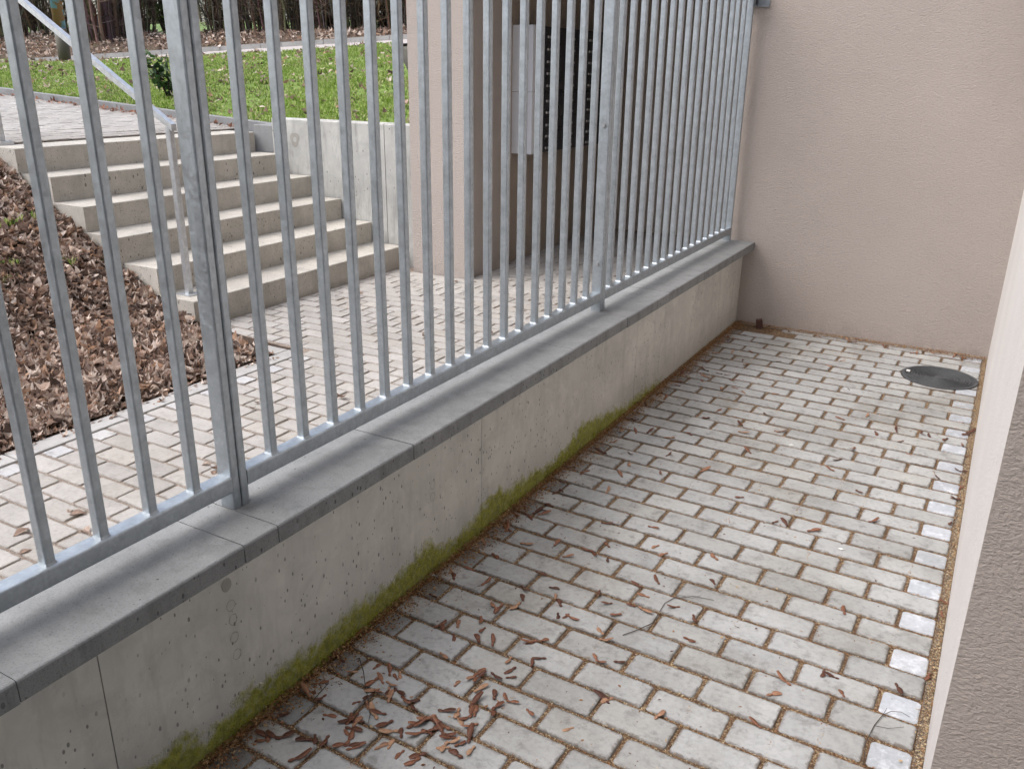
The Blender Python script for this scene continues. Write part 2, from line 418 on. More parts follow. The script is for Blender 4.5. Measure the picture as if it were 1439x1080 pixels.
# bank with soil left of the stairs
def grid_sheet(name, x0, x1, y0, y1, nx, ny, fz, mat, skirt=.3, **kw):
    mb = MB()
    for i in range(nx + 1):
        for j in range(ny + 1):
            x = x0 + (x1 - x0) * i / nx; y = y0 + (y1 - y0) * j / ny; mb.v.append((x, y, fz(x, y)))
    for i in range(nx):
        for j in range(ny):
            b = i * (ny + 1) + j; mb.f.append((b, b + ny + 1, b + ny + 2, b + 1))
    return mb.build(name, mat, smooth=True, kind='structure', **kw)
def bank_z(x, y):
    z = stairs_bank(x, y) + .018 * mnoise.noise(Vector((x * 2.3, y * 2.3, 1))) * min(1, max(0, -3.31 - x) * 3)
    if y > 3.2: z = min(z, stairs_bank(x, y))
    return z
bx1 = -3.312
def bank_full(x, y): return bank_z(x, y)
grid_sheet('soil_bank', -12, bx1, -3.0, 3.345, 90, 60, lambda x, y: bank_full(x, y) - .012, 'soil')

# ------------------------------------------------------------------ pavings
JY = -.022                                    # the courses run slightly out of square
PAV_T = .06
def paver_mesh(name, lx, ly, mat, seed):
    rnd = random.Random(seed); mb = MB()
    c = .0045; 
    def ring(i, z, jit=0): return [(sx * (lx / 2 - i) + rnd.uniform(-jit, jit), sy * (ly / 2 - i) + rnd.uniform(-jit, jit), z) for sx, sy in ((-1, -1), (1, -1), (1, 1), (-1, 1))]
    def ring8(i, z, r, jit=0):
        pts = []
        for sx, sy in ((-1, -1), (1, -1), (1, 1), (-1, 1)):
            X, Y = sx * (lx / 2 - i), sy * (ly / 2 - i)
            a_ = (X - sx * r, Y); b_ = (X, Y - sy * r)
            pts += [b_, a_] if sx * sy > 0 else [a_, b_]
        # order counter-clockwise
        pts.sort(key=lambda p: math.atan2(p[1] / ly, p[0] / lx))
        return [(x + rnd.uniform(-jit, jit), y + rnd.uniform(-jit, jit), z) for x, y in pts]
    rings = [ring8(0, -PAV_T, .006), ring8(0, -c, .006, .0009), ring8(c * .4, -c * .28, .007, .0010), ring8(c, 0, .008, .0012)]
    for r in rings: mb.v += r
    n = 8
    for k in range(3):
        for i in range(n): mb.f.append((k * n + i, k * n + (i + 1) % n, (k + 1) * n + (i + 1) % n, (k + 1) * n + i))
    mb.f.append(tuple(3 * n + i for i in range(n)))
    return mb.mesh(name, mat)
_pm = {}
def pmesh(lx, ly, mat):
    key = (round(lx, 3), round(ly, 3), mat)
    if key not in _pm: _pm[key] = [paver_mesh('paver', lx, ly, mat, int(lx * 1000) * 7 + int(ly * 1000) + len(mat) * 31 + k) for k in range(3)]
    return random.choice(_pm[key])
GAP = .0095
def lay(parent, items, zf=lambda x, y: 0., limit=300, blockers=()):
    """items: (x0, x1, y0, y1, mat). The largest in view become objects, the rest one stuff mesh"""
    scored = []
    for it in items:
        x0, x1, y0, y1, mt = it; cx, cy = (x0 + x1) / 2, (y0 + y1) / 2; z = zf(cx, cy)
        best = None
        for q in ((cx, cy), (x0, y0), (x1, y0), (x0, y1), (x1, y1)):
            if not hidden_by_wall((q[0], q[1], z)):
                d = in_view((q[0], q[1], z), .02)
                if d: best = d
        scored.append((best if best else 1e9, it))
    scored.sort(key=lambda s_: s_[0])
    rest = {}
    for k, (d, it) in enumerate(scored):
        x0, x1, y0, y1, mt = it; cx, cy = (x0 + x1) / 2, (y0 + y1) / 2
        dz = random.uniform(-.003, .001); rot = (random.uniform(-.006, .006), random.uniform(-.004, .004), JY + random.uniform(-.006, .006))
        cy2 = cy + JY * cx
        me = pmesh(x1 - x0 - GAP, y1 - y0 - GAP, mt)
        if d < 1e8 and k < limit:
            place('paver', me, (cx, cy2, zf(cx, cy) + dz), rot, parent)
        else:
            mb = rest.setdefault(mt, MB()); R_ = Matrix.Rotation(rot[2], 3, 'Z')
            sl = (zf(cx + .05, cy) - zf(cx - .05, cy)) / .1
            mb.add([(cx + (q := R_ @ v.co).x, cy2 + q.y, zf(cx, cy) + dz + q.z + sl * q.x) for v in me.vertices], [tuple(p.vertices) for p in me.polygons])
    for mt, mb in rest.items(): mb.build('far_pavers', mt, parent, kind='stuff')

# --- courtyard between the low wall and the rendered wall
cy_p = MB().box(-1.345, 3.0, -3.0, 5.25, -.1, -.0055).build('courtyard_paving', 'joint', kind='structure')
MANHOLE = (-.135, 4.745, .185)
def clear_of_manhole(x0, x1, y0, y1):
    cx, cy, r = MANHOLE
    nx = min(max(cx, x0), x1); ny = min(max(cy, y0), y1)
    return math.hypot(nx - cx, ny - cy) > r
items = []; cut = []
k = 0
y = 4.13 + .1 * 11
rows = []
for r in range(-34, 11):
    y0 = 4.13 + .1 * r
    rows.append((r, y0))
for r, y0 in rows:
    y1 = y0 + .1
    if y1 > 5.24: continue
    segs = []
    if r % 2 == 0:
        segs.append((-.05, .05, 'paver_smooth'))
        segs += [(-.05 - .2 * (i + 1), -.05 - .2 * i, 'paver') for i in range(6)]
        segs.append((-1.33, -1.25, 'paver_damp'))
    else:
        segs += [(.05 - .2 * (i + 1), .05 - .2 * i, 'paver') for i in range(6)]
        segs.append((-1.33, -1.15, 'paver'))
    for x0, x1, mt in segs:
        if y0 < 1.4 and x1 > .06: continue
        if y0 > 4.97 and x0 < -1.13: continue
        if not clear_of_manhole(x0, x1, y0 + JY * (x0 + x1) / 2, y1 + JY * (x0 + x1) / 2):
            cut.append((x0, x1, y0, y1, mt))
            continue
        items.append((x0, x1, y0, y1, mt))
def cut_paver(x0, x1, y0, y1, mt):
    g_ = GAP / 2; x0 += g_; x1 -= g_; cx, cy, r = MANHOLE; r += .001; dy = JY * (x0 + x1) / 2; y0 += g_ + dy; y1 += dy - g_
    N_ = 16; up = []; lo = []
    for i in range(N_ + 1):
        x = x0 + (x1 - x0) * i / N_; h = math.sqrt(max(0, r * r - (x - cx) ** 2))
        if h == 0:
            (up if (y0 + y1) / 2 > cy else lo).append((x, y0, y1)); continue
        if cy + h < y1 - .002: up.append((x, max(y0, cy + h), y1))
        if cy - h > y0 + .002: lo.append((x, y0, min(y1, cy - h)))
    for part in (up, lo):
        runs = []; 
        for q in part:
            if runs and q[0] - runs[-1][-1][0] < (x1 - x0) / N_ * 1.5: runs[-1].append(q)
            else: runs.append([q])
        for run in runs:
            if len(run) < 3: continue
            poly = [(x, a_) for x, a_, b_ in run] + [(x, b_) for x, a_, b_ in reversed(run)]
            MB().prism(poly, 'z', -PAV_T, -.0005).build('paver', mt, cy_p)
for it in cut: cut_paver(*it)
# towards and behind the camera the same bond goes on
lay(cy_p, items)
rest = []
for r in range(-70, -34):
    y0 = 4.13 + .1 * r; o_ = 0 if r % 2 else .1
    for i in range(-15, 8): rest.append((.05 - .2 * (i + 1) + o_, .05 - .2 * i + o_, y0, y0 + .1, 'paver'))
rest = [q for q in rest if q[0] > -1.34]
lay(cy_p, rest, limit=0)

# --- paving on the far side of the fence
ep = MB().box(-4.09, -1.50, -3.0, 8.0, -.1, -.0065).build('entrance_paving', 'joint_grey', kind='structure')
items = []
for r in range(-42, 69):
    y0 = 1.185 + .1 * r; y1 = y0 + .1
    if y1 > 7.97: break
    left = -3.205 if y0 < 3.32 else (-4.06 if y0 < 5.2 else -3.46)
    if 5.2 <= y0 < 5.9: left = -3.40
    x = left; first = True
    if y0 < 3.32: odd = r % 2 == 0
    else: odd = r % 2 == 0
    # bond starts at the kerb line x = -3.205
    cuts = [-3.205 + (.1 if odd else 0) + .2 * i for i in range(-6, 12)]
    xs = sorted({round(left, 3), -1.505} | {round(c, 3) for c in cuts if left + .03 < c < -1.53})
    for x0, x1 in zip(xs, xs[1:]):
        if x1 - x0 < .03: continue
        mt = 'paver_white' if (first and odd and y0 < 3.32) else 'paver_warm'
        first = False
        items.append((x0, x1, y0 - JY * (x0 + x1) / 2 * .0, y1, mt))
_j = JY; JY = 0.0
lay(ep, items)
# --- upper footway above the stairs
uf = MB().add([(-16, 3.34, ramp_z(-16) - .006), (-5.9, 3.34, ramp_z(-5.9) - .006), (-5.9, 5.62, ramp_z(-5.9) - .006), (-16, 5.62, ramp_z(-16) - .006)], [(0, 1, 2, 3)]).build('upper_footway', 'joint_grey', kind='structure')
items = []
for i in range(100):
    x1 = -5.90 - .1 * i; x0 = x1 - .1
    for j in range(-1, 12):
        y0 = 3.35 + .2 * j + (.1 if i % 2 else 0); y1 = y0 + .2
        y0 = max(y0, 3.35); y1 = min(y1, 5.60)
        if y1 - y0 > .04: items.append((x0, x1, y0, y1, 'paver_warm'))
lay(uf, items, lambda x, y: ramp_z(x), limit=0)
JY = _j

# --- kerbs
ek = empty('entrance_kerb', (-3.26, 1, 0), kind='structure')
for i in range(7):
    y1 = 3.20 - .5 * i if i else 3.20
    MB().cbox(-.05, .0535, y1 - .5 + .003 - 1, y1 - .003 - 1 + (.115 if i == 0 else 0), -.12, .003, .004).build('kerb_stone', 'kerb', ek)
for x0, x1 in ((-3.805, -3.315), (-4.30, -3.811)):
    MB().cbox(x0 + 3.26, x1 + 3.26, 3.215 - 1, 3.312 - 1, -.12, .0025, .004).build('kerb_stone', 'kerb', ek)
lk = empty('lawn_kerb', (-5.6, 5.67, 1), kind='structure')
for i in range(11):
    xa = -5.62 - i * 1.0; xb = xa - .994
    vs = []
    for x in (xa, xb):
        for yy in (5.62, 5.72):
            for dz in (-.2, .055): vs.append((x + 5.6, yy - 5.67, ramp_z(x) + dz - 1))
    MB().add(vs, [(0, 1, 3, 2), (4, 6, 7, 5), (1, 5, 7, 3), (0, 4, 5, 1), (2, 3, 7, 6)]).build('kerb_stone', 'kerb_dark', lk)
MB().cbox(-5.615 + 5.6, -5.40 + 5.6, 5.43 - 5.67, 5.72 - 5.67, .64 - 1, 1.02 - 1, .006).build('kerb_stone', 'kerb_dark', lk)

# ================================================================== BUILDING
TOPZ = 7.5
bld = empty('apartment_building', (-1.4, 5.25, 0), label='pink beige rendered apartment building enclosing the paved yard and dark entrance niche', cat='building')
def bpart(name, x0, x1, y0, y1, z0, z1, mat, **kw):
    return MB().box(x0 + 1.4, x1 + 1.4, y0 - 5.25, y1 - 5.25, z0, z1).build(name, mat, bld, **kw)
bpart('end_wall', -1.462, .0705, 5.215, 5.6, -.1, 2.9, 'plaster', label='pink beige roughcast wall closing the end of the yard')
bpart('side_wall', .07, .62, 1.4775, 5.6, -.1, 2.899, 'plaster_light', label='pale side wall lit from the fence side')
bpart('side_wall_end', .0702, .62, 1.470, 1.477, -.1, 2.898, 'plaster')
bpart('column', -3.888, -3.40, 5.285, 5.86, -.1, 2.9, 'plaster', label='rendered column beside the stairs')
bpart('niche_side_wall', -3.90, -3.47, 5.861, 8.0, -.1, 2.9, 'plaster_niche')
bpart('niche_back_wall', -3.899, -1.2, 7.98, 8.3, -.1, 2.898, 'plaster_niche')
bpart('niche_right_wall', -1.461, -1.2, 5.601, 7.979, -.1, 2.897, 'plaster_niche')
SL = 2.62
bpart('niche_ceiling', -3.905, 6, 5.27, 12, 2.5, 2.62, 'soffit')
bpart('upper_storeys', -3.91, 6, 5.20, 12, 2.621, TOPZ, 'plaster')
bpart('unseen_yard_ceiling', -.35, 6, -4, 5.199, SL, SL + .2, 'soffit')  # unseen overhang, its edge placed to shape the light in the yard
bpart('unseen_yard_storeys', -.35, 6, -4, 5.198, SL + .201, TOPZ, 'plaster')  # unseen mass above the overhang, there to block skylight
bpart('unseen_rear_wall', -1.3, 3.5, -3.3, -3.0, -.1, SL - .001, 'plaster')  # unseen wall behind the camera, added to dim the yard

# ================================================================== LOW WALL WITH COPING
lw = empty('low_wall', (-1.42, 1, 0), label='low cast concrete wall with grey coping slabs and green moss along its foot', cat='wall')
def lwp(mb, name, mat, **kw):
    mb.v = [(x + 1.42, y - 1, z) for x, y, z in mb.v]; return mb.build(name, mat, lw, **kw)
yj = [-2.0, -.57, .78, 2.168, 3.51, 5.214]
for y0, y1 in zip(yj, yj[1:]):
    lwp(MB().prism([(-1.50, -.1), (-1.34, -.1), (-1.34, .4705), (-1.50, .4705)], 'y', y0 + .0012, y1 - .0012), 'wall_panel', 'wall_concrete')
cj = [-1.9, -1.4, -.9, -.4, .1, .6, 1.1, 1.2, 1.71, 2.21, 2.71, 3.22, 3.73, 4.24, 4.75, 5.214]
for y0, y1 in zip(cj, cj[1:]):
    d = random.uniform(-.0015, .0015); z = .515 + random.uniform(-.001, .001); xf = -1.275 + random.uniform(-.0025, .0025); c = .005
    out = [(-1.56, .47), (xf, .47), (xf, z - c), (xf - c * .35, z - c * .3), (xf - c, z), (-1.56, z)]
    cs = lwp(MB().prism(out, 'y', y0 + .0014, y1 - .0014), 'coping_slab', 'coping')
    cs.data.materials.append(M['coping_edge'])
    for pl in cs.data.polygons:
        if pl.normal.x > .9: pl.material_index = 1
def ring_mark(y, z, r0, r1, n=22):
    mb = MB(); rr = random.Random(int(y * 1000 + z * 100))
    for i in range(n):
        t = 2 * math.pi * i / n
        for r in (r0 * rr.uniform(.93, 1.07), r1 * rr.uniform(.95, 1.05)): mb.v.append((-1.3391, y + r * math.cos(t) * .85, z + r * math.sin(t)))
    for i in range(n):
        j = (i + 1) % n; mb.f.append((2 * i, 2 * i + 1, 2 * j + 1, 2 * j))
    lwp(mb, 'cement_ring', 'ring')
for y_, z_ in ((1.100, .342), (1.102, .304), (1.100, .257), (1.102, .210), (1.887, .300), (1.885, .262)): ring_mark(y_, z_, .0125, .0142)
ring_mark(1.095, .398, .0001, .017)

# ================================================================== FENCE
fe = empty('steel_fence', (-1.43, 1.225, .515), label='galvanised steel bar fence standing on the low wall', cat='fence')
FX, FY, FZ = -1.43, 1.225, .515
RT = .598; TOPR = 1.98
def fpart(mb, name, mat='galv', **kw):
    mb.v = [(x - FX, y - FY, z - FZ) for x, y, z in mb.v]; return mb.build(name, mat, fe, **kw)
bar_me = MB()
bar_me.prism(rrect(.025, .021, .0042, 0, 0, 4), 'z', 0, TOPR - .04 - RT)
bo = rrect(.030, .026, .004)
n_ = len(bo); b0 = len(bar_me.v)
bar_me.v += [(u, v, -.0005) for u, v in bo] + [(u * .82, v * .79, .0045) for u, v in bo]
bar_me.f += [(b0 + i, b0 + (i + 1) % n_, b0 + n_ + (i + 1) % n_, b0 + n_ + i) for i in range(n_)]
bar_mesh = bar_me.mesh('bar', 'galv')
def bar(y): place('bar', bar_mesh, (-1.431 - FX + random.uniform(-.0008, .0008), y + .010 - FY, RT - FZ), (random.uniform(-.0012, .0012), random.uniform(-.0012, .0012), random.uniform(-.02, .02)), fe)
panels = [(-.815, 1.2245, [1.104 - .1137 * i for i in range(17)][::-1]), (1.2265, 3.2605, [1.338 + .11125 * i for i in range(17)]), (3.2625, 5.165, [3.355 + .1122 * i for i in range(16)])]
def post(y0, y1):
    fpart(MB().prism(rrect(.046, y1 - y0, .004, -1.433, (y0 + y1) / 2), 'z', .50, TOPR), 'post')
for y0, y1, ys in panels:
    post(y0, y0 + .0225); post(y1 - .0225, y1)
    fpart(MB().prism(rrect(.040, .040, .0045, -1.430, RT - .02), 'y', y0 + .022, y1 - .022), 'bottom_rail')
    fpart(MB().prism(rrect(.040, .040, .0045, -1.430, TOPR - .02), 'y', y0 + .022, y1 - .022), 'top_rail')
    for yb in ys: bar(yb)
def bolt(x, y, z):
    mb = MB(); out = [(x + .0075 * math.cos(RAD(60 * i)), z + .0075 * math.sin(RAD(60 * i))) for i in range(6)]
    mb.prism(out, 'y', y - .007, y + .002); o2 = [(x + .012 * math.cos(RAD(30 * i)), z + .012 * math.sin(RAD(30 * i))) for i in range(12)]
    mb.prism(o2, 'y', y - .002, y + .002); fpart(mb, 'bolt', 'bolt')
for yb in (1.2025, 3.239):
    for zb in (.717, 1.273, 1.80): bolt(-1.433, yb - .0005, zb) if yb > 2 else None
# bracket that ties the last post to the rendered wall
mb = MB(); mb.box(-1.412, -1.405, 5.12, 5.216, 1.822, 1.90); mb.box(-1.412, -1.338, 5.206, 5.2155, 1.822, 1.90)
fpart(mb, 'wall_bracket'); bolt(-1.365, 5.2065, 1.853)
mb = MB(); mb.box(-1.452, -1.405, 5.164, 5.2155, 1.83, 1.89); fpart(mb, 'wall_tie')

# ================================================================== STAIRS
st = empty('concrete_stairs', (-4.07, 4.4, 0), label='flight of six speckled concrete steps rising beside the retaining wall', cat='stairs')
rs = random.Random(3)
for kk in range(6):
    xf = -4.075 - .305 * kk; z1 = .16 * (kk + 1); y0 = 3.345 + rs.uniform(-.012, .012); y1 = 5.405 if kk < 5 else 5.41
    seam = (4.36, 4.24, 4.9, 4.45, 4.6, 3.98)[kk]
    depth = .36 if kk < 5 else .31
    for ya, yb in ((y0, seam - .0015), (seam + .0015, y1)):
        dx = rs.uniform(-.003, .003); z0 = z1 - .16 - .03
        c = .006; out = [(xf - depth + 4.07, z0), (xf + dx + 4.07, z0), (xf + dx + 4.07, z1 - c), (xf + dx - c * .4 + 4.07, z1 - c * .25), (xf + dx - c + 4.07, z1), (xf - depth + 4.07, z1)]
        MB().prism(out, 'y', ya - 4.4, yb - 4.4).build('step_block', 'step', st)
mb = MB(); mb.prism([(-4.08 + 4.07, -.1), (-5.9 + 4.07, -.1), (-5.9 + 4.07, .90), (-5.7 + 4.07, .76), (-4.2 + 4.07, -.02)][::-1], 'y', 3.36 - 4.4, 5.40 - 4.4); mb.build('stair_core', 'step', st)

# handrail
hr = empty('handrail', (-4.24, 3.45, .16), label='square galvanised handrail sloping up along the open side of the steps', cat='handrail')
def hpart(mb, name): mb.v = [(x + 4.24, y - 3.45, z - .16) for x, y, z in mb.v]; return mb.build(name, 'galv_bright', hr)
hpart(MB().prism(rrect(.036, .036, .004, -4.245, 3.455), 'z', .165, 1.14), 'post')
hpart(MB().box(-4.305, -4.185, 3.405, 3.505, .158, .168), 'base_plate')
zt = ramp_z(-5.93)
hpart(MB().prism(rrect(.04, .04, .004, -5.93, 3.455), 'z', zt - .02, 2.10), 'post')
hpart(MB().box(-5.99, -5.87, 3.405, 3.505, zt - .03, zt + .006), 'base_plate')
sl = (1.835 - 1.128) / (5.47 - 4.215)
def zr(x): return 1.128 + sl * (-4.215 - x)
out = [(-4.205, zr(-4.205)), (-5.96, zr(-5.96)), (-5.96, zr(-5.96) + .038), (-4.205, zr(-4.205) + .038)]
hpart(MB().prism(out[::-1], 'y', 3.437, 3.473), 'rail')

# retaining wall
rw = empty('retaining_wall', (-4.6, 5.5, 0), label='pale concrete retaining wall with dark stains between the steps and column', cat='wall')
for x0, x1 in ((-5.395, -4.232), (-4.226, -3.888)):
    MB().cbox(x0 + 4.6, x1 + 4.6, 5.418 - 5.5, 5.6 - 5.5, -.1, 1.078, .008).build('wall_panel', 'ret_concrete', rw)
mb = MB()
for i in range(24):
    t = 2 * math.pi * i / 24
    for r in (.018, .05 + .006 * math.sin(3 * t)): mb.v.append((-5.15 + 4.6 + r * math.cos(t), 5.4170 - 5.5, .92 + r * 1.15 * math.sin(t)))
for i in range(24):
    j = (i + 1) % 24; mb.f.append((2 * i, 2 * i + 1, 2 * j + 1, 2 * j))
mb.build('cement_ring', 'ring', rw)

# ================================================================== MAILBOXES
mc = empty('mailbox_cabinet', (-3.47, 6.8, 1.3), label='wall mounted mailbox cabinet with white side and rows of dark doors', cat='mailbox')
def mp(mb, name, mat, par=None, **kw):
    mb.v = [(x + 3.47, y - 6.8, z - 1.3) for x, y, z in mb.v]; return mb.build(name, mat, par or mc, **kw)
for z0, z1 in ((.857, 1.318), (1.321, 1.795)):
    mp(MB().box(-3.472, -3.325, 6.06, 6.075, z0, z1), 'side_panel', 'mail_white')
    mp(MB().box(-3.3245, -3.29, 6.055, 6.10, z0, z1), 'side_frame', 'mail_white')
    mp(MB().box(-3.471, -3.305, 6.076, 7.62, z0 + .002, z1 - .002), 'body', 'mail_dark')
door = MB(); door.prism(rrect(.372, .080, .004), 'x', 0, .016); door.box(.016, .0175, 0, 0, 0, 0) if False else None
door_me = door.mesh('mailbox_door', 'mail_dark')
flap_me = MB().box(.016, .021, -.17, .17, .018, .034).mesh('flap', 'mail_dark')
lab_me = MB().box(.0155, .0185, .03, .10, -.022, -.004).mesh('name_label', 'mail_label')
lm = MB(); lm.prism([(-.0 + .010 * math.cos(RAD(45 * i)), -.012 + .010 * math.sin(RAD(45 * i))) for i in range(8)], 'x', .0155, .021); lock_me = lm.mesh('lock', 'lock')
zr_ = [1.722, 1.633, 1.543, 1.456, 1.366, 1.252, 1.166, 1.071, .985, .895]
for cidx in range(4):
    yc = 6.105 + .19 + cidx * .379
    for zc in zr_:
        d = place('mailbox_door', door_me, (-3.306 + 3.47, yc - 6.8, zc + .008 - 1.3), parent=mc)
        for nm, me in (('flap', flap_me), ('name_label', lab_me), ('lock', lock_me)): place(nm, me, (0, 0, 0), parent=d)

# ================================================================== MANHOLE COVER
mh = empty('manhole_cover', (MANHOLE[0], MANHOLE[1], 0), label='round dark cast iron manhole cover set in the pavers by the end wall', cat='manhole cover')
mb = MB(); nseg = 48
prof = [(MANHOLE[2] - .003, -.05), (MANHOLE[2] - .003, .003), (MANHOLE[2] - .018, .003), (MANHOLE[2] - .019, -.001), (MANHOLE[2] - .023, -.001)]
def lathe(prof, nseg, cap=False):
    mb = MB()
    for i in range(nseg):
        t = 2 * math.pi * i / nseg
        for r, z in prof: mb.v.append((r * math.cos(t), r * math.sin(t), z))
    k = len(prof)
    for i in range(nseg):
        j = (i + 1) % nseg
        for q in range(k - 1): mb.f.append((i * k + q, j * k + q, j * k + q + 1, i * k + q + 1))
    if cap: mb.f.append(tuple(i * k + k - 1 for i in range(nseg)))
    return mb
lathe(prof, nseg).build('frame', 'iron', mh)
pr = [(MANHOLE[2] - .0235, -.03), (MANHOLE[2] - .0235, .002)]
r = MANHOLE[2] - .026
while r > .02:
    pr += [(r, .002), (r - .002, -.004), (r - .008, -.004), (r - .010, .002)]; r -= .014
lathe(pr, nseg, True).build('lid', 'iron', mh)
MB().box(-.160, -.142, .01, .035, .0015, .006).build('lifting_slot', 'pebble', mh)

# ================================================================== LITTER IN THE YARD
def seed_mesh(name, wing, curl, pair=False, seed=0):
    rr = random.Random(seed); mb = MB()
    def one(ang):
        ca, sa = math.cos(ang), math.sin(ang); b = len(mb.v)
        # nut: squashed ellipsoid
        ring = []
        for i, (t, w, h) in enumerate(((-.006, .0008, .0006), (-.003, .0034, .0022), (.001, .0042, .0026), (.005, .0030, .0018), (.0075, .0016, .0009))):
            for a_ in range(6):
                q = 2 * math.pi * a_ / 6; ring.append((t, w * math.cos(q), .0026 + h * math.sin(q)))
        fs = []
        for i in range(4):
            for a_ in range(6): fs.append((i * 6 + a_, (i + 1) * 6 + a_, (i + 1) * 6 + (a_ + 1) % 6, i * 6 + (a_ + 1) % 6))
        fs += [tuple(range(6)), tuple(reversed(range(24, 30)))]
        vs = list(ring)
        # wing: thin curved blade, straight back edge
        n = 7; top = []
        for i in range(n):
            s_ = i / (n - 1); x = .004 + wing * s_; up = .0022 + curl * (s_ ** 1.6) + rr.uniform(-.0004, .0004)
            lo = -.0014 - .0015 * s_; hi = -.0005 + .0095 * math.sin(min(1, s_ * 1.02) ** .8 * math.pi * .86)
            bow = .004 * math.sin(s_ * math.pi)
            top.append((x, lo - bow * .4, up)); top.append((x, hi - bow * .2, up + .0016 * math.sin(s_ * 3)))
        b2 = len(vs); vs += top + [(x, y_, z_ - .0006) for x, y_, z_ in top]; m_ = 2 * n
        for i in range(n - 1):
            fs.append((b2 + 2 * i, b2 + 2 * i + 2, b2 + 2 * i + 3, b2 + 2 * i + 1)); fs.append((b2 + m_ + 2 * i, b2 + m_ + 2 * i + 1, b2 + m_ + 2 * i + 3, b2 + m_ + 2 * i + 2))
            fs.append((b2 + 2 * i, b2 + m_ + 2 * i, b2 + m_ + 2 * i + 2, b2 + 2 * i + 2)); fs.append((b2 + 2 * i + 1, b2 + 2 * i + 3, b2 + m_ + 2 * i + 3, b2 + m_ + 2 * i + 1))
        mb.add([(x * ca - y_ * sa, x * sa + y_ * ca, z_) for x, y_, z_ in vs], fs)
    one(0)
    if pair: one(RAD(128))
    return mb.mesh(name, 'seed', True)
SEEDS = [seed_mesh('maple_seed', .030, .004, False, 1), seed_mesh('maple_seed', .034, .009, False, 2), seed_mesh('maple_seed', .023, .001, False, 3), seed_mesh('maple_seed', .028, -.0018, False, 5), seed_mesh('maple_seed', .027, .005, True, 4)]
def px2ground(u, v, z=0.):
    d = c_r * ((u - 719.5) / 1199.) - c_u * ((v - 540) / 1199.) - c_b
    t = (z - CAM.z) / d.z; return CAM + d * t
rs = random.Random(11)
sd_pos = []
# (pixel u, v, radius, count): drifts and loose seeds where the photograph shows them
for u, v, rad, cnt in ((545, 1010, 60, 16), (600, 1050, 60, 14), (520, 950, 45, 8), (660, 930, 60, 8), (665, 985, 40, 6), (740, 885, 70, 7), (700, 815, 70, 8), (820, 860, 90, 8), (450, 1000, 50, 6),
                       (380, 1060, 40, 5), (790, 960, 90, 7), (860, 1010, 60, 4), (780, 760, 90, 9), (880, 790, 90, 6), (960, 830, 90, 5), (730, 720, 50, 7), (860, 660, 90, 11), (950, 560, 90, 10), (1030, 620, 90, 7),
                       (1010, 500, 60, 9), (1100, 520, 80, 7), (1150, 600, 100, 5), (1200, 700, 120, 4), (1260, 590, 60, 5), (1300, 640, 60, 4), (1050, 760, 110, 4), (1150, 880, 120, 3), (1070, 1000, 110, 3), (1230, 960, 60, 2), (930, 900, 90, 3), (480, 1040, 50, 9), (560, 970, 40, 9), (630, 1020, 40, 8), (640, 900, 50, 7)):
    for i in range(cnt):
        for _ in range(20):
            a_ = rs.uniform(0, 6.28); q = rad * math.sqrt(rs.random()); p = px2ground(u + q * math.cos(a_) * 1.1, v + q * math.sin(a_) * .62)
            if -1.315 < p.x < .04 and p.y < 5.17: sd_pos.append((p.x, p.y)); break
for i in range(26): sd_pos.append((-1.30 + abs(rs.gauss(0, .035)), rs.uniform(1.1, 5.1)))
for i in range(14): sd_pos.append((rs.uniform(-1.2, .03), 5.19 - abs(rs.gauss(0, .03))))
for i in range(12): sd_pos.append((.055 - abs(rs.gauss(0, .012)), rs.uniform(1.8, 4.6)))
for x, y in sd_pos[:300]:
    me = rs.choices(SEEDS, (4, 4, 4, 3, 1))[0]; s_ = rs.uniform(.82, 1.3)
    place('maple_seed', me, (x, y, -.0008), (rs.uniform(-.1, .1), rs.uniform(-.06, .03), rs.uniform(0, 6.28)), None, (s_, s_ * rs.choice((1, -1)), s_),
          label='dry brown winged maple seed lying on the grey yard pavers', cat='maple seed', group='maple seeds scattered over the yard')
# crumbs of sand, seed husks and moss in the joints and along the walls
def crumb(mb, x, y, z, s_, col, rr):
    vs = [(x + rr.uniform(-1, 1) * s_, y + rr.uniform(-1, 1) * s_, z + rr.uniform(-.2, .9) * s_) for _ in range(4)]
    mb.add(vs, [(0, 1, 2), (0, 3, 1), (1, 3, 2), (2, 3, 0)], col)
CC = [(.24, .12, .055), (.34, .19, .09), (.46, .32, .17), (.14, .07, .035), (.56, .46, .30), (.36, .16, .07)]
mb = MB(); rr = random.Random(5)
for i in range(60000):
    q = rr.random()
    x = rr.uniform(-1.33, .05); y = rr.uniform(.9, 5.2)
    if q < .62:       # course joints
        y = round((y - .03) / .1) * .1 + .03 + rr.gauss(0, .0036); y += JY * x
        if mnoise.noise(Vector((x * 3, y * 3, 0))) < rr.uniform(-.6, .35): continue
    elif q < .80:     # cross joints
        rw_ = math.floor((y - .03) / .1); o_ = .05 if (rw_ - 41) % 2 == 0 else .05 - .1
        x = round((x - o_) / .2) * .2 + o_ + rr.gauss(0, .0036); y += JY * x
    elif q < .815: pass
    else: continue
    if x > .05 or x < -1.33 or math.hypot(x - MANHOLE[0], y - MANHOLE[1]) < .18: continue
    crumb(mb, x, y, -.0035 if q < .80 else .0005, rr.uniform(.0013, .0032) if q < .80 else .0012, rr.choice(CC), rr)
for i in range(24000):   # drift along the low wall
    y = rr.uniform(.8, 5.2); w = .022 + .02 * (mnoise.noise(Vector((y * 4, 0, 0))) + .5); d = abs(rr.gauss(0, w))
    crumb(mb, -1.336 + d, y, max(.0, .012 - d * .3), rr.uniform(.0016, .0048), rr.choice(CC[:4] + CC[:4] + CC[5:]), rr)
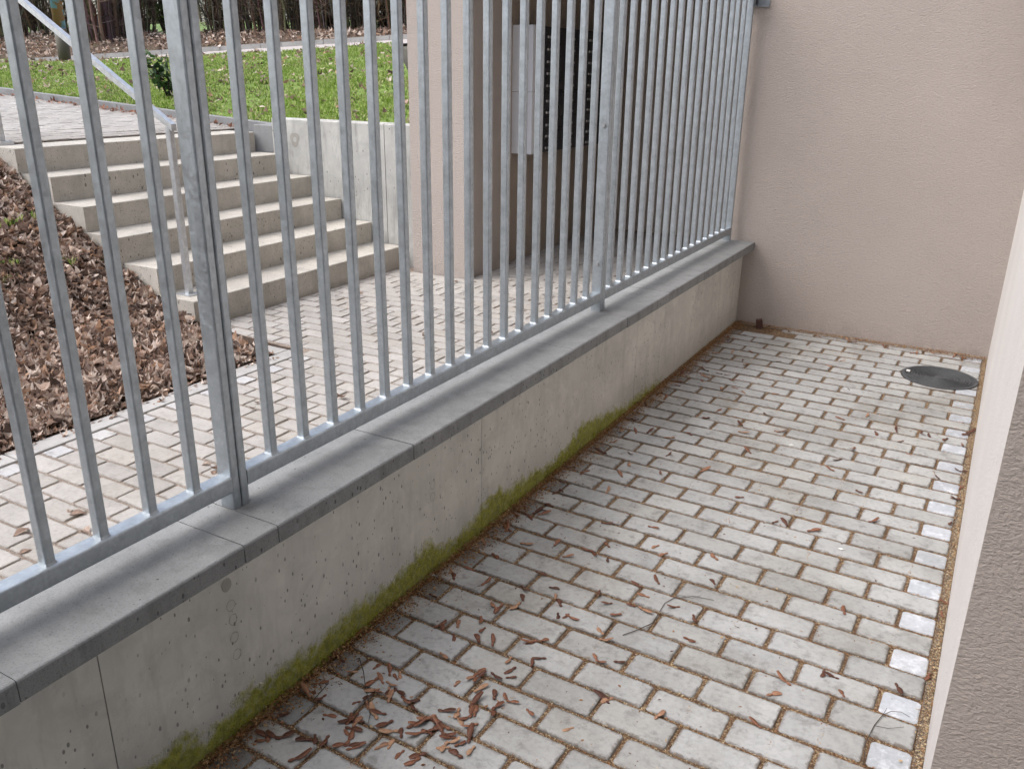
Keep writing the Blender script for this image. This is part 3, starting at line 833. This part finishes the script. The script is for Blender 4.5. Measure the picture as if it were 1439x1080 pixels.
for i in range(5500):    # along the end wall
    x = rr.uniform(-1.33, .07); d = abs(rr.gauss(0, .022)); crumb(mb, x, 5.212 - d, max(.0, .014 - d * .3), rr.uniform(.0016, .0045), rr.choice(CC), rr)
for i in range(9000):    # sandy gap along the side wall
    y = rr.uniform(1.5, 5.2); d = abs(rr.gauss(0, .011)); crumb(mb, .068 - d, y, max(-.004, .006 - d * .5), rr.uniform(.0015, .0036), rr.choice(CC[:4] + [CC[4]] * 2 + [(.42, .32, .19)] * 2), rr)
for i in range(1300):
    x = rr.uniform(-1.32, .06); y = rr.uniform(.95, 5.18)
    if rr.random() < (x + 1.32) / 1.9 + (.25 if y > 3 else 0): continue
    a_ = rr.uniform(0, 6.28); L_ = rr.uniform(.002, .0065); w = L_ * rr.uniform(.3, .6); u_ = Vector((math.cos(a_), math.sin(a_), 0)); v_ = Vector((-u_.y, u_.x, 0)); o_ = Vector((x, y, .0012))
    mb.add([o_ - u_ * L_, o_ - v_ * w + Vector((0, 0, .0012)), o_ + u_ * L_, o_ + v_ * w + Vector((0, 0, .0008))], [(0, 1, 2, 3)], rr.choice(CC[:4] + [(.10, .04, .025)] * 2))
mb.build('joint_crumbs', 'crumb', label='rust brown husks and sand grains filling the yard joints and edges', cat='debris', kind='stuff')
MB().box(.048, .0705, 1.47, 5.214, -.05, -.0035).build('sand_strip', 'sand', cy_p)

mb = MB(); rr = random.Random(6)
for i in range(9000):     # raised moss cushions on the foot of the low wall
    y = rr.uniform(.7, 3.9); h = .03 + .06 * max(0, mnoise.noise(Vector((y * 2.3, 7, 0))) + .25); z = abs(rr.gauss(0, h * .45))
    if mnoise.noise(Vector((y * 14, z * 14, 2))) < -.05 + z * 2.2: continue
    crumb(mb, -1.3392, y, z, rr.uniform(.0012, .0034), rr.choice([(.20, .22, .012), (.30, .30, .02), (.13, .15, .01), (.36, .35, .04)]), rr)
mb.build('moss_cushions', 'crumb', label='yellow green moss growing in clumps along the foot of the low wall', cat='moss', kind='stuff')

def twig(name, px, r0, label, z=.006):
    pts = [px2ground(u, v) for u, v in px[0]]; mb = MB(); o = pts[0].copy()
    def chain(pp, r): 
        pp = [Vector((p.x - o.x, p.y - o.y, z + .002 * (i % 2))) for i, p in enumerate(pp)]
        mb.tube(pp, [r * (1 - .6 * i / len(pp)) for i in range(len(pp))], 5)
    for k_, l in enumerate(px): chain([px2ground(u, v) for u, v in l], r0 * (1 if k_ == 0 else .6))
    ob = mb.build(name, 'twig', smooth=True, label=label, cat='twig'); ob.location = (o.x, o.y, -.003)
twig('twig', [[(875, 893), (892, 888), (917, 876), (926, 862), (934, 848), (946, 842), (960, 840), (974, 839), (1003, 844)], [(934, 848), (955, 838), (972, 841), (985, 838)], [(917, 876), (925, 868), (940, 861)]], .0014, 'long forked dark twig lying across the middle pavers of the yard')
twig('twig', [[(1213, 1075), (1216, 1045), (1228, 1020), (1240, 1006), (1252, 1000), (1266, 1002), (1278, 1008)], [(1228, 1020), (1248, 1025), (1270, 1022)], [(1240, 1006), (1246, 996)]], .0012, 'thin branched twig beside the pale half paver at the side wall')
twig('twig', [[(505, 925), (511, 945), (514, 968), (518, 985), (520, 1005), (517, 1020)], [(518, 985), (530, 1000)]], .0013, 'short upright twig among the drift of maple seeds near the mossy wall')
twig('twig', [[(440, 985), (452, 972), (462, 960)], [(452, 972), (450, 962)]], .0012, 'tiny twig next to the moss at the foot of the wall')
for i, (u, v) in enumerate(((1112, 626), (607, 808), (1182, 772))):
    p = px2ground(u, v); mb = MB()
    mb.add([(x * .011 * (1 + .3 * ((i + q) % 2)), y * .008, z * .005 + .003) for q, (x, y, z) in enumerate(((-1, 0, 0), (0, -1, 0), (1, 0, 0), (0, 1, 0), (0, 0, 1), (0, 0, -1)))],
           [(0, 1, 4), (1, 2, 4), (2, 3, 4), (3, 0, 4), (1, 0, 5), (2, 1, 5), (3, 2, 5), (0, 3, 5)])
    o = mb.build('pebble', 'pebble', label='small white chip of stone lying on the yard paving', cat='pebble', group='white chips on the yard paving'); o.location = (p.x, p.y, 0)
blk = MB().cbox(-.019, .019, -.012, .012, -.004, .058, .004).build('broken_block', 'rust_block', label='small dark brown block leaning upright in the corner by the end wall', cat='block')
blk.location = (-1.178, 5.17, -.002); blk.rotation_euler = (.05, -.16, .3)

# ================================================================== LEAF LITTER ON THE BANK
def leaf_geo(rr, L_, W_, curl, fold):
    """a dry curled leaf: 2 x 4 quads along a midrib"""
    n = 5; vs = []
    for i in range(n):
        s_ = i / (n - 1); w = W_ * (.12 + math.sin(s_ ** .75 * math.pi) * (.9 if i % 2 else 1.05)) * .5
        if i == n - 1: w = W_ * .03
        x = (s_ - .5) * L_; z = curl * (s_ - .5) ** 2 * L_ * 2
        for sd in (-1, 0, 1):
            vs.append((x, sd * w, z + abs(sd) * fold * w + rr.uniform(-.06, .06) * W_))
    fs = []
    for i in range(n - 1):
        for j in range(2): b = i * 3 + j; fs.append((b, b + 3, b + 4, b + 1))
    return vs, fs
LC = [(.33, .235, .185), (.46, .36, .30), (.19, .13, .10), (.58, .48, .41), (.09, .062, .05), (.37, .24, .165), (.68, .59, .52), (.27, .195, .16)]
def scatter_leaves(mb, pts, size=(.05, .1), tilt=.6, lift=.012, rr=None, cols=LC):
    for x, y, z, nrm in pts:
        L_ = rr.uniform(*size); W_ = L_ * rr.uniform(.3, .75)
        vs, fs = leaf_geo(rr, L_, W_, rr.uniform(-1.0, 1.6), rr.uniform(-.5, .9))
        R_ = Matrix.Rotation(rr.uniform(0, 6.28), 3, 'Z'); R2 = Matrix.Rotation(rr.gauss(0, tilt), 3, 'X') @ Matrix.Rotation(rr.gauss(0, tilt * .7), 3, 'Y')
        Q = nrm.to_track_quat('Z', 'Y').to_matrix()
        k_ = rr.uniform(.7, 1.45); c = rr.choice(cols); c = tuple(q * k_ for q in c); o = Vector((x, y, z + rr.uniform(.0, lift)))
        mb.add([Q @ R2 @ R_ @ Vector(v) + o for v in vs], fs, c)
rr = random.Random(21)
def bank_n(x, y):
    e_ = .05; return Vector((-(bank_z(x + e_, y) - bank_z(x - e_, y)) / (2 * e_), -(bank_z(x, y + e_) - bank_z(x, y - e_)) / (2 * e_), 1)).normalized()
pts = []
tries = 0
while len(pts) < 17000 and tries < 120000:
    tries += 1
    x = rr.uniform(-7.4, -3.355); y = rr.uniform(-.3, 3.36)
    if y > 3.2 and x > -4.05: continue
    z = bank_z(x, y)
    if in_view((x, y, z), .12) is None: continue
    if y > 3.33: continue
    pts.append((x, y, z, bank_n(x, y)))
mb = MB(); scatter_leaves(mb, pts, (.022, .078), .65, .026, rr)
pts = []
for i in range(1300): pts.append((-3.318 - abs(rr.gauss(0, .025)), rr.uniform(-.2, 3.2), .008, Vector((0, 0, 1))))
for i in range(90):      # crumbs of leaf that spill over kerb and against the step ends
    y = rr.uniform(1.2, 3.2); x = -3.30 + abs(rr.gauss(0, .03)); pts.append((x, y, .005, Vector((0, 0, 1))))
scatter_leaves(mb, pts, (.015, .035), .3, .006, rr)
pts = []
for i in range(420):      # loose fragments on the wide bank outside the frame and by the upper step
    x = rr.uniform(-9.5, -5.9); y = rr.uniform(2.2, 3.33); pts.append((x, y, bank_z(x, y), bank_n(x, y)))
scatter_leaves(mb, pts, (.04, .08), .4, .02, rr)
mb.build('leaf_litter', 'leaf', label='thick brown litter of dry curled leaves covering the bank beside the steps', cat='leaves', kind='stuff')
# loose leaf bits on the entrance paving
rs2 = random.Random(8)
frag = []
for k_ in range(3):
    mbf = MB(); v_, f_ = leaf_geo(rs2, .05, .026, rs2.uniform(-.5, 1), .4); mbf.add([(a_, b_, c_ + .004) for a_, b_, c_ in v_], f_, LC[k_]); frag.append(mbf.mesh('dry_leaf', 'leaf'))
for u, v in ((595, 472), (600, 485), (575, 505), (480, 560), (36, 775), (98, 718), (110, 722), (30, 748), (300, 664), (305, 660), (290, 652), (355, 575), (362, 567), (120, 745), (545, 490), (640, 395), (505, 412), (655, 520), (690, 470), (730, 440), (205, 690)):
    p = px2ground(u, v); s_ = rs2.uniform(.6, 1.2)
    place('dry_leaf', rs2.choice(frag), (p.x, p.y, .0), (rs2.uniform(-.1, .1), 0, rs2.uniform(0, 6.28)), None, (s_, s_, s_), label='small dry leaf scrap on the paving beyond the fence', cat='leaf', group='leaf scraps on the entrance paving')
# weeds among the leaves
def tuft(mb, o, n, h, rr, cols, spread=.5, w=.004):
    for i in range(n):
        a_ = rr.uniform(0, 6.28); hh = h * rr.uniform(.5, 1.1); lean = rr.uniform(.1, spread); d = Vector((math.cos(a_), math.sin(a_), 0)); s_ = Vector((-d.y, d.x, 0)) * w
        b = o + d * rr.uniform(0, .012); m_ = b + d * lean * hh * .45 + Vector((0, 0, hh * .6)); t = b + d * lean * hh + Vector((0, 0, hh * (.95 - lean * .3)))
        c = rr.choice(cols); k_ = rr.uniform(.8, 1.2); c = tuple(q * k_ for q in c)
        mb.add([b - s_, b + s_, m_ + s_ * .7, m_ - s_ * .7, t], [(0, 1, 2, 3), (3, 2, 4)], c)
GC = [(.22, .34, .06), (.30, .42, .10), (.40, .47, .17), (.15, .24, .05), (.47, .45, .24)]
rr = random.Random(31)
for u, v, n in ((8, 318, 26), (45, 306, 18), (5, 375, 18), (95, 370, 8), (12, 395, 10), (140, 372, 8)):
    # position on the bank along the pixel ray
    d = c_r * ((u - 719.5) / 1199.) - c_u * ((v - 540) / 1199.) - c_b; t = 3.0
    while t < 9:
        q = CAM + d * t
        if q.z < bank_z(q.x, q.y): break
        t += .01
    mb = MB()
    for i in range(n): tuft(mb, Vector((rr.gauss(0, .04), rr.gauss(0, .04), 0)), 5, .055, rr, GC, .9, .006)
    o = mb.build('weed_tuft', 'grass', label='small green weed tuft growing out of the brown leaf litter', cat='weed', group='weeds in the leaf bank'); o.location = q

# ================================================================== LAWN
rr = random.Random(41); mb = MB(); cnt = 0
while cnt < 30000:
    t = rr.uniform(-.35, .995); s_ = rr.random() ** 1.15
    p = lawn_pt(t, s_)
    if in_view(p, .05) is None: cnt += .2; continue
    cnt += 1
    n_ = mnoise.noise(Vector((p.x * 1.1, p.y * 1.1, 0)))
    if n_ < -.18 and rr.random() < .7: continue
    d = (p - CAM).length
    cols = GC[:3] if n_ > .1 else GC
    tuft(mb, p - Vector((0, 0, .01)), 4, .055 + .04 * max(0, n_), rr, cols, .9, .0045 + .0003 * d)
mb.build('lawn_grass', 'grass', label='bright green short grass growing on the sloping lawn', cat='grass', kind='stuff')
pts = []
for i in range(1300):
    t = rr.uniform(-.3, .995); s_ = rr.random(); p = lawn_pt(t, s_)
    if mnoise.noise(Vector((p.x * .8, p.y * .8, 5))) > .25 and rr.random() < .7: continue
    pts.append((p.x, p.y, p.z + .02, Vector((0, 0, 1))))
mb = MB(); scatter_leaves(mb, pts, (.04, .085), .5, .03, rr)
pts = []
for i in range(3200):
    t = rr.uniform(-.3, 1.2); s_ = rr.random(); p = lerp3(path_far(t) + Vector((0, 0, .05)), hedge_base(t), s_); p.z += .05 * math.sin(s_ * math.pi)
    pts.append((p.x, p.y, p.z + .02, Vector((0, 0, 1))))
scatter_leaves(mb, pts, (.05, .1), .5, .04, rr)
pts = [(-5.9 - rr.uniform(0, 6), 5.60 - abs(rr.gauss(0, .10)), 0, Vector((0, 0, 1))) for i in range(230)]
pts = [(x, y, ramp_z(x) + .004, n) for x, y, z, n in pts]
scatter_leaves(mb, pts, (.025, .06), .3, .008, rr, [(.30, .15, .10), (.36, .2, .14), (.2, .1, .07)])
mb.build('fallen_leaves', 'leaf', label='scattered brown leaves over the lawn, kerb foot and hedge verge', cat='leaves', kind='stuff')

# small shrub with glossy leaves on the lawn
def on_lawn(u, v):
    d = c_r * ((u - 719.5) / 1199.) - c_u * ((v - 540) / 1199.) - c_b; best = None
    for it in range(-40, 130):
        for js in range(41):
            p = lawn_pt(it / 100, js / 40); q = (p - CAM); z = q.dot(-c_b); uu = q.dot(c_r) / z * 1199 + 719.5; vv = -q.dot(c_u) / z * 1199 + 540
            e_ = (uu - u) ** 2 + (vv - v) ** 2
            if best is None or e_ < best[0]: best = (e_, p)
    return best[1]
sp = on_lawn(236, 140)
sb = empty('small_shrub', sp, label='low shrub with dark glossy leaves growing on the lawn', cat='shrub')
mb = MB(); ml = MB(); rr = random.Random(51)
for i in range(11):
    a_ = rr.uniform(0, 6.28); h = rr.uniform(.18, .46); q = [Vector((0, 0, -.02)), Vector((math.cos(a_) * .06, math.sin(a_) * .06, h * .5)), Vector((math.cos(a_) * rr.uniform(.08, .3), math.sin(a_) * rr.uniform(.08, .3), h))]
    mb.tube(q, [.006, .004, .002], 4, (.05, .04, .03))
    for j in range(10):
        c = lerp3(q[1], q[2], rr.uniform(-.2, 1.05)) + Vector((rr.gauss(0, .03), rr.gauss(0, .03), rr.gauss(0, .015)))
        scatter_leaves(ml, [(c.x, c.y, c.z, Vector((rr.gauss(0, .4), rr.gauss(0, .4), 1)).normalized())], (.06, .11), .4, .0, rr, [(.025, .055, .02), (.05, .10, .03), (.16, .22, .12), (.035, .075, .03)])
mb.build('stems', 'bark', sb); ml.build('leaves', 'green_leaf', sb)

# blue painted post at the footpath
bp = path_near(.0) + Vector((0, 0, 0))
def pt_on_path(u, z):  # along the near edge of the footpath, at image column u
    best = None
    for i in range(-100, 150):
        p = path_near(i / 100); q = p - CAM; zz = q.dot(-c_b); uu = q.dot(c_r) / zz * 1199 + 719.5
        if best is None or abs(uu - u) < best[0]: best = (abs(uu - u), p)
    return best[1]
bp = pt_on_path(93, 0)
pst = empty('blue_post', bp, label='old blue painted steel post with peeling rusty patches beside the footpath', cat='post')
mb = MB(); mb.tube([(0, 0, -.05), (0, 0, .55)], .092, 14); mb.build('base_sleeve', 'blue', pst, True)
mb = MB(); mb.tube([(0, 0, .55), (-.02, 0, 4.0)], [.088, .076], 14); mb.build('shaft', 'blue', pst, True)

# ================================================================== HEDGE OF BARE SHRUBS
def shrub_mesh(seed, nst, h, spread, thick, twigs, base_r):
    rr = random.Random(seed); mb = MB()
    BC = [(.10, .072, .052), (.15, .11, .08), (.065, .048, .037), (.22, .165, .115), (.18, .145, .11)]
    for i in range(nst):
        a_ = rr.uniform(0, 6.28); r0 = base_r * math.sqrt(rr.random()); lean = spread * rr.uniform(.15, 1.0)
        b = Vector((r0 * math.cos(a_), r0 * math.sin(a_), -.05)); hh = h * rr.uniform(.55, 1.05); d = Vector((math.cos(a_), math.sin(a_), 0))
        pts = [b]; 
        for k_ in range(1, 6):
            s_ = k_ / 5; pts.append(b + d * lean * s_ ** 1.4 + Vector((rr.gauss(0, .05), rr.gauss(0, .05), hh * s_)))
        r = thick * rr.uniform(.5, 1.2); c = tuple(q * rr.uniform(.75, 1.2) for q in rr.choice(BC))
        mb.tube(pts, [r * (1 - .15 * k_) for k_ in range(6)], 5, c, False)
        for j in range(twigs):
            s_ = rr.uniform(.08, 1.0); k_ = min(4, int(s_ * 5)); p = lerp3(pts[k_], pts[k_ + 1], s_ * 5 - k_)
            L_ = rr.uniform(.2, .75); dv = Vector((rr.gauss(0, 1), rr.gauss(0, 1), rr.gauss(.35, .7))).normalized()
            q = p + dv * L_ * .5 + Vector((0, 0, rr.uniform(-.03, .06))); e_ = q + (dv + Vector((rr.gauss(0, .5), rr.gauss(0, .5), rr.gauss(.1, .4)))).normalized() * L_ * .5
            mb.tube([p, q, e_], [r * .28 + .002, r * .2 + .0015, .0015], 3, c, False)
    return mb
var = [shrub_mesh(61, 70, 3.2, .9, .020, 16, .40).mesh('stems', 'bark'), shrub_mesh(62, 95, 3.0, 1.0, .014, 14, .55).mesh('stems', 'bark'), shrub_mesh(63, 42, 3.4, .7, .036, 12, .34).mesh('stems', 'bark')]
def hedge_at(u):
    best = None
    for i in range(-150, 200):
        p = hedge_base(i / 100); q = p - CAM; zz = q.dot(-c_b)
        if zz < 1: continue
        uu = q.dot(c_r) / zz * 1199 + 719.5
        if best is None or abs(uu - u) < best[0]: best = (abs(uu - u), p)
    return best[1].copy()
SHRUB_NOTE = {-60: 'bare twiggy shrub at the end of the hedge above the upper footway', 15: 'bare twiggy shrub behind the upper end of the handrail', 62: 'bare twiggy shrub directly behind the blue post',
              196: 'bare shrub between the thick trunk clump and the leafy green bush', 318: 'loose bare shrub beside the leafy green bush, meadow showing through it', 372: 'loose bare shrub with crossing stems before the dense part of the hedge',
              572: 'dense bare shrub of the hedge close to the column edge', 610: 'dense bare shrub of the hedge standing behind the column'}
HL = {0: 'bare brown multi stemmed shrub of the hedge beyond the footpath', 1: 'dense dark twiggy shrub in the closed part of the hedge above the lawn', 2: 'clump of thick bare trunks standing in the hedge beside the blue post'}
rr = random.Random(71)
for u, vi, back, s_ in ((-60, 1, 0, 1.0), (15, 1, 0, 1.0), (62, 1, .5, 1.05), (148, 2, -1.0, 1.0), (196, 0, .2, .9), (318, 0, .0, .85), (372, 0, .1, .95), (412, 1, .0, 1.0), (452, 1, .3, 1.05), (496, 1, .0, 1.1), (535, 1, .2, 1.05), (572, 1, .1, 1.0), (610, 1, 0, 1.0)):
    p = hedge_at(u); away = Vector((p.x, p.y, 0)).normalized(); p = p + away * back
    if vi == 2: p.z -= .18
    o = empty('hedge_shrub', p, label=SHRUB_NOTE.get(u, HL[vi]), cat='shrub', group='bare shrubs of the hedge')
    place('stems', var[vi], (0, 0, 0), (0, 0, rr.uniform(0, 6.28)), o, (s_, s_, s_))
# evergreen bush in the gap of the hedge
p = hedge_at(232); p = p + Vector((p.x, p.y, 0)).normalized() * 1.2
eb = empty('evergreen_bush', p, label='leafy green bush showing in the gap of the bare hedge', cat='bush')
ml = MB(); ms = MB()
for i in range(14):
    a_ = rr.uniform(0, 6.28); q = Vector((math.cos(a_) * rr.uniform(.1, .6), math.sin(a_) * rr.uniform(.1, .6), rr.uniform(.8, 2.6))); ms.tube([Vector((0, 0, -.05)), q * .5 + Vector((0, 0, .1)), q], [.02, .012, .004], 4, (.07, .05, .035), False)
    for j in range(60):
        c = q * rr.uniform(.35, 1.05) + Vector((rr.gauss(0, .16), rr.gauss(0, .16), rr.gauss(0, .16)))
        scatter_leaves(ml, [(c.x, c.y, c.z, Vector((rr.gauss(0, .7), rr.gauss(0, .7), 1)).normalized())], (.06, .11), .6, 0, rr, [(.05, .10, .02), (.10, .18, .03), (.20, .30, .06), (.03, .06, .02)])
ms.build('stems', 'bark', eb); ml.build('leaves', 'green_leaf', eb)
# wood far behind, reads as one mass
mb = MB(); rr = random.Random(81)
for i in range(170):
    x = rr.uniform(-75, 15); y = rr.uniform(42, 66); zb = 4.2 + (y - 42) * .05; h = rr.uniform(3, 7); c0 = rr.choice([(.09, .075, .055), (.12, .10, .07), (.08, .09, .04)])
    mb.tube([(x, y, zb - .8), (x + rr.gauss(0, .3), y, zb + h * .6), (x + rr.gauss(0, .6), y, zb + h)], [.12, .08, .02], 5, c0, False)
    for j in range(26):
        q = Vector((x, y, zb + h * rr.uniform(.15, 1))); e_ = q + Vector((rr.gauss(0, 1.0), rr.gauss(0, 1.0), rr.uniform(.1, 1.1))); mb.tube([q, e_], [.035, .01], 3, c0, False)
mb.build('distant_wood', 'bark', label='bare brown wood far beyond the hedge', cat='wood', kind='stuff')
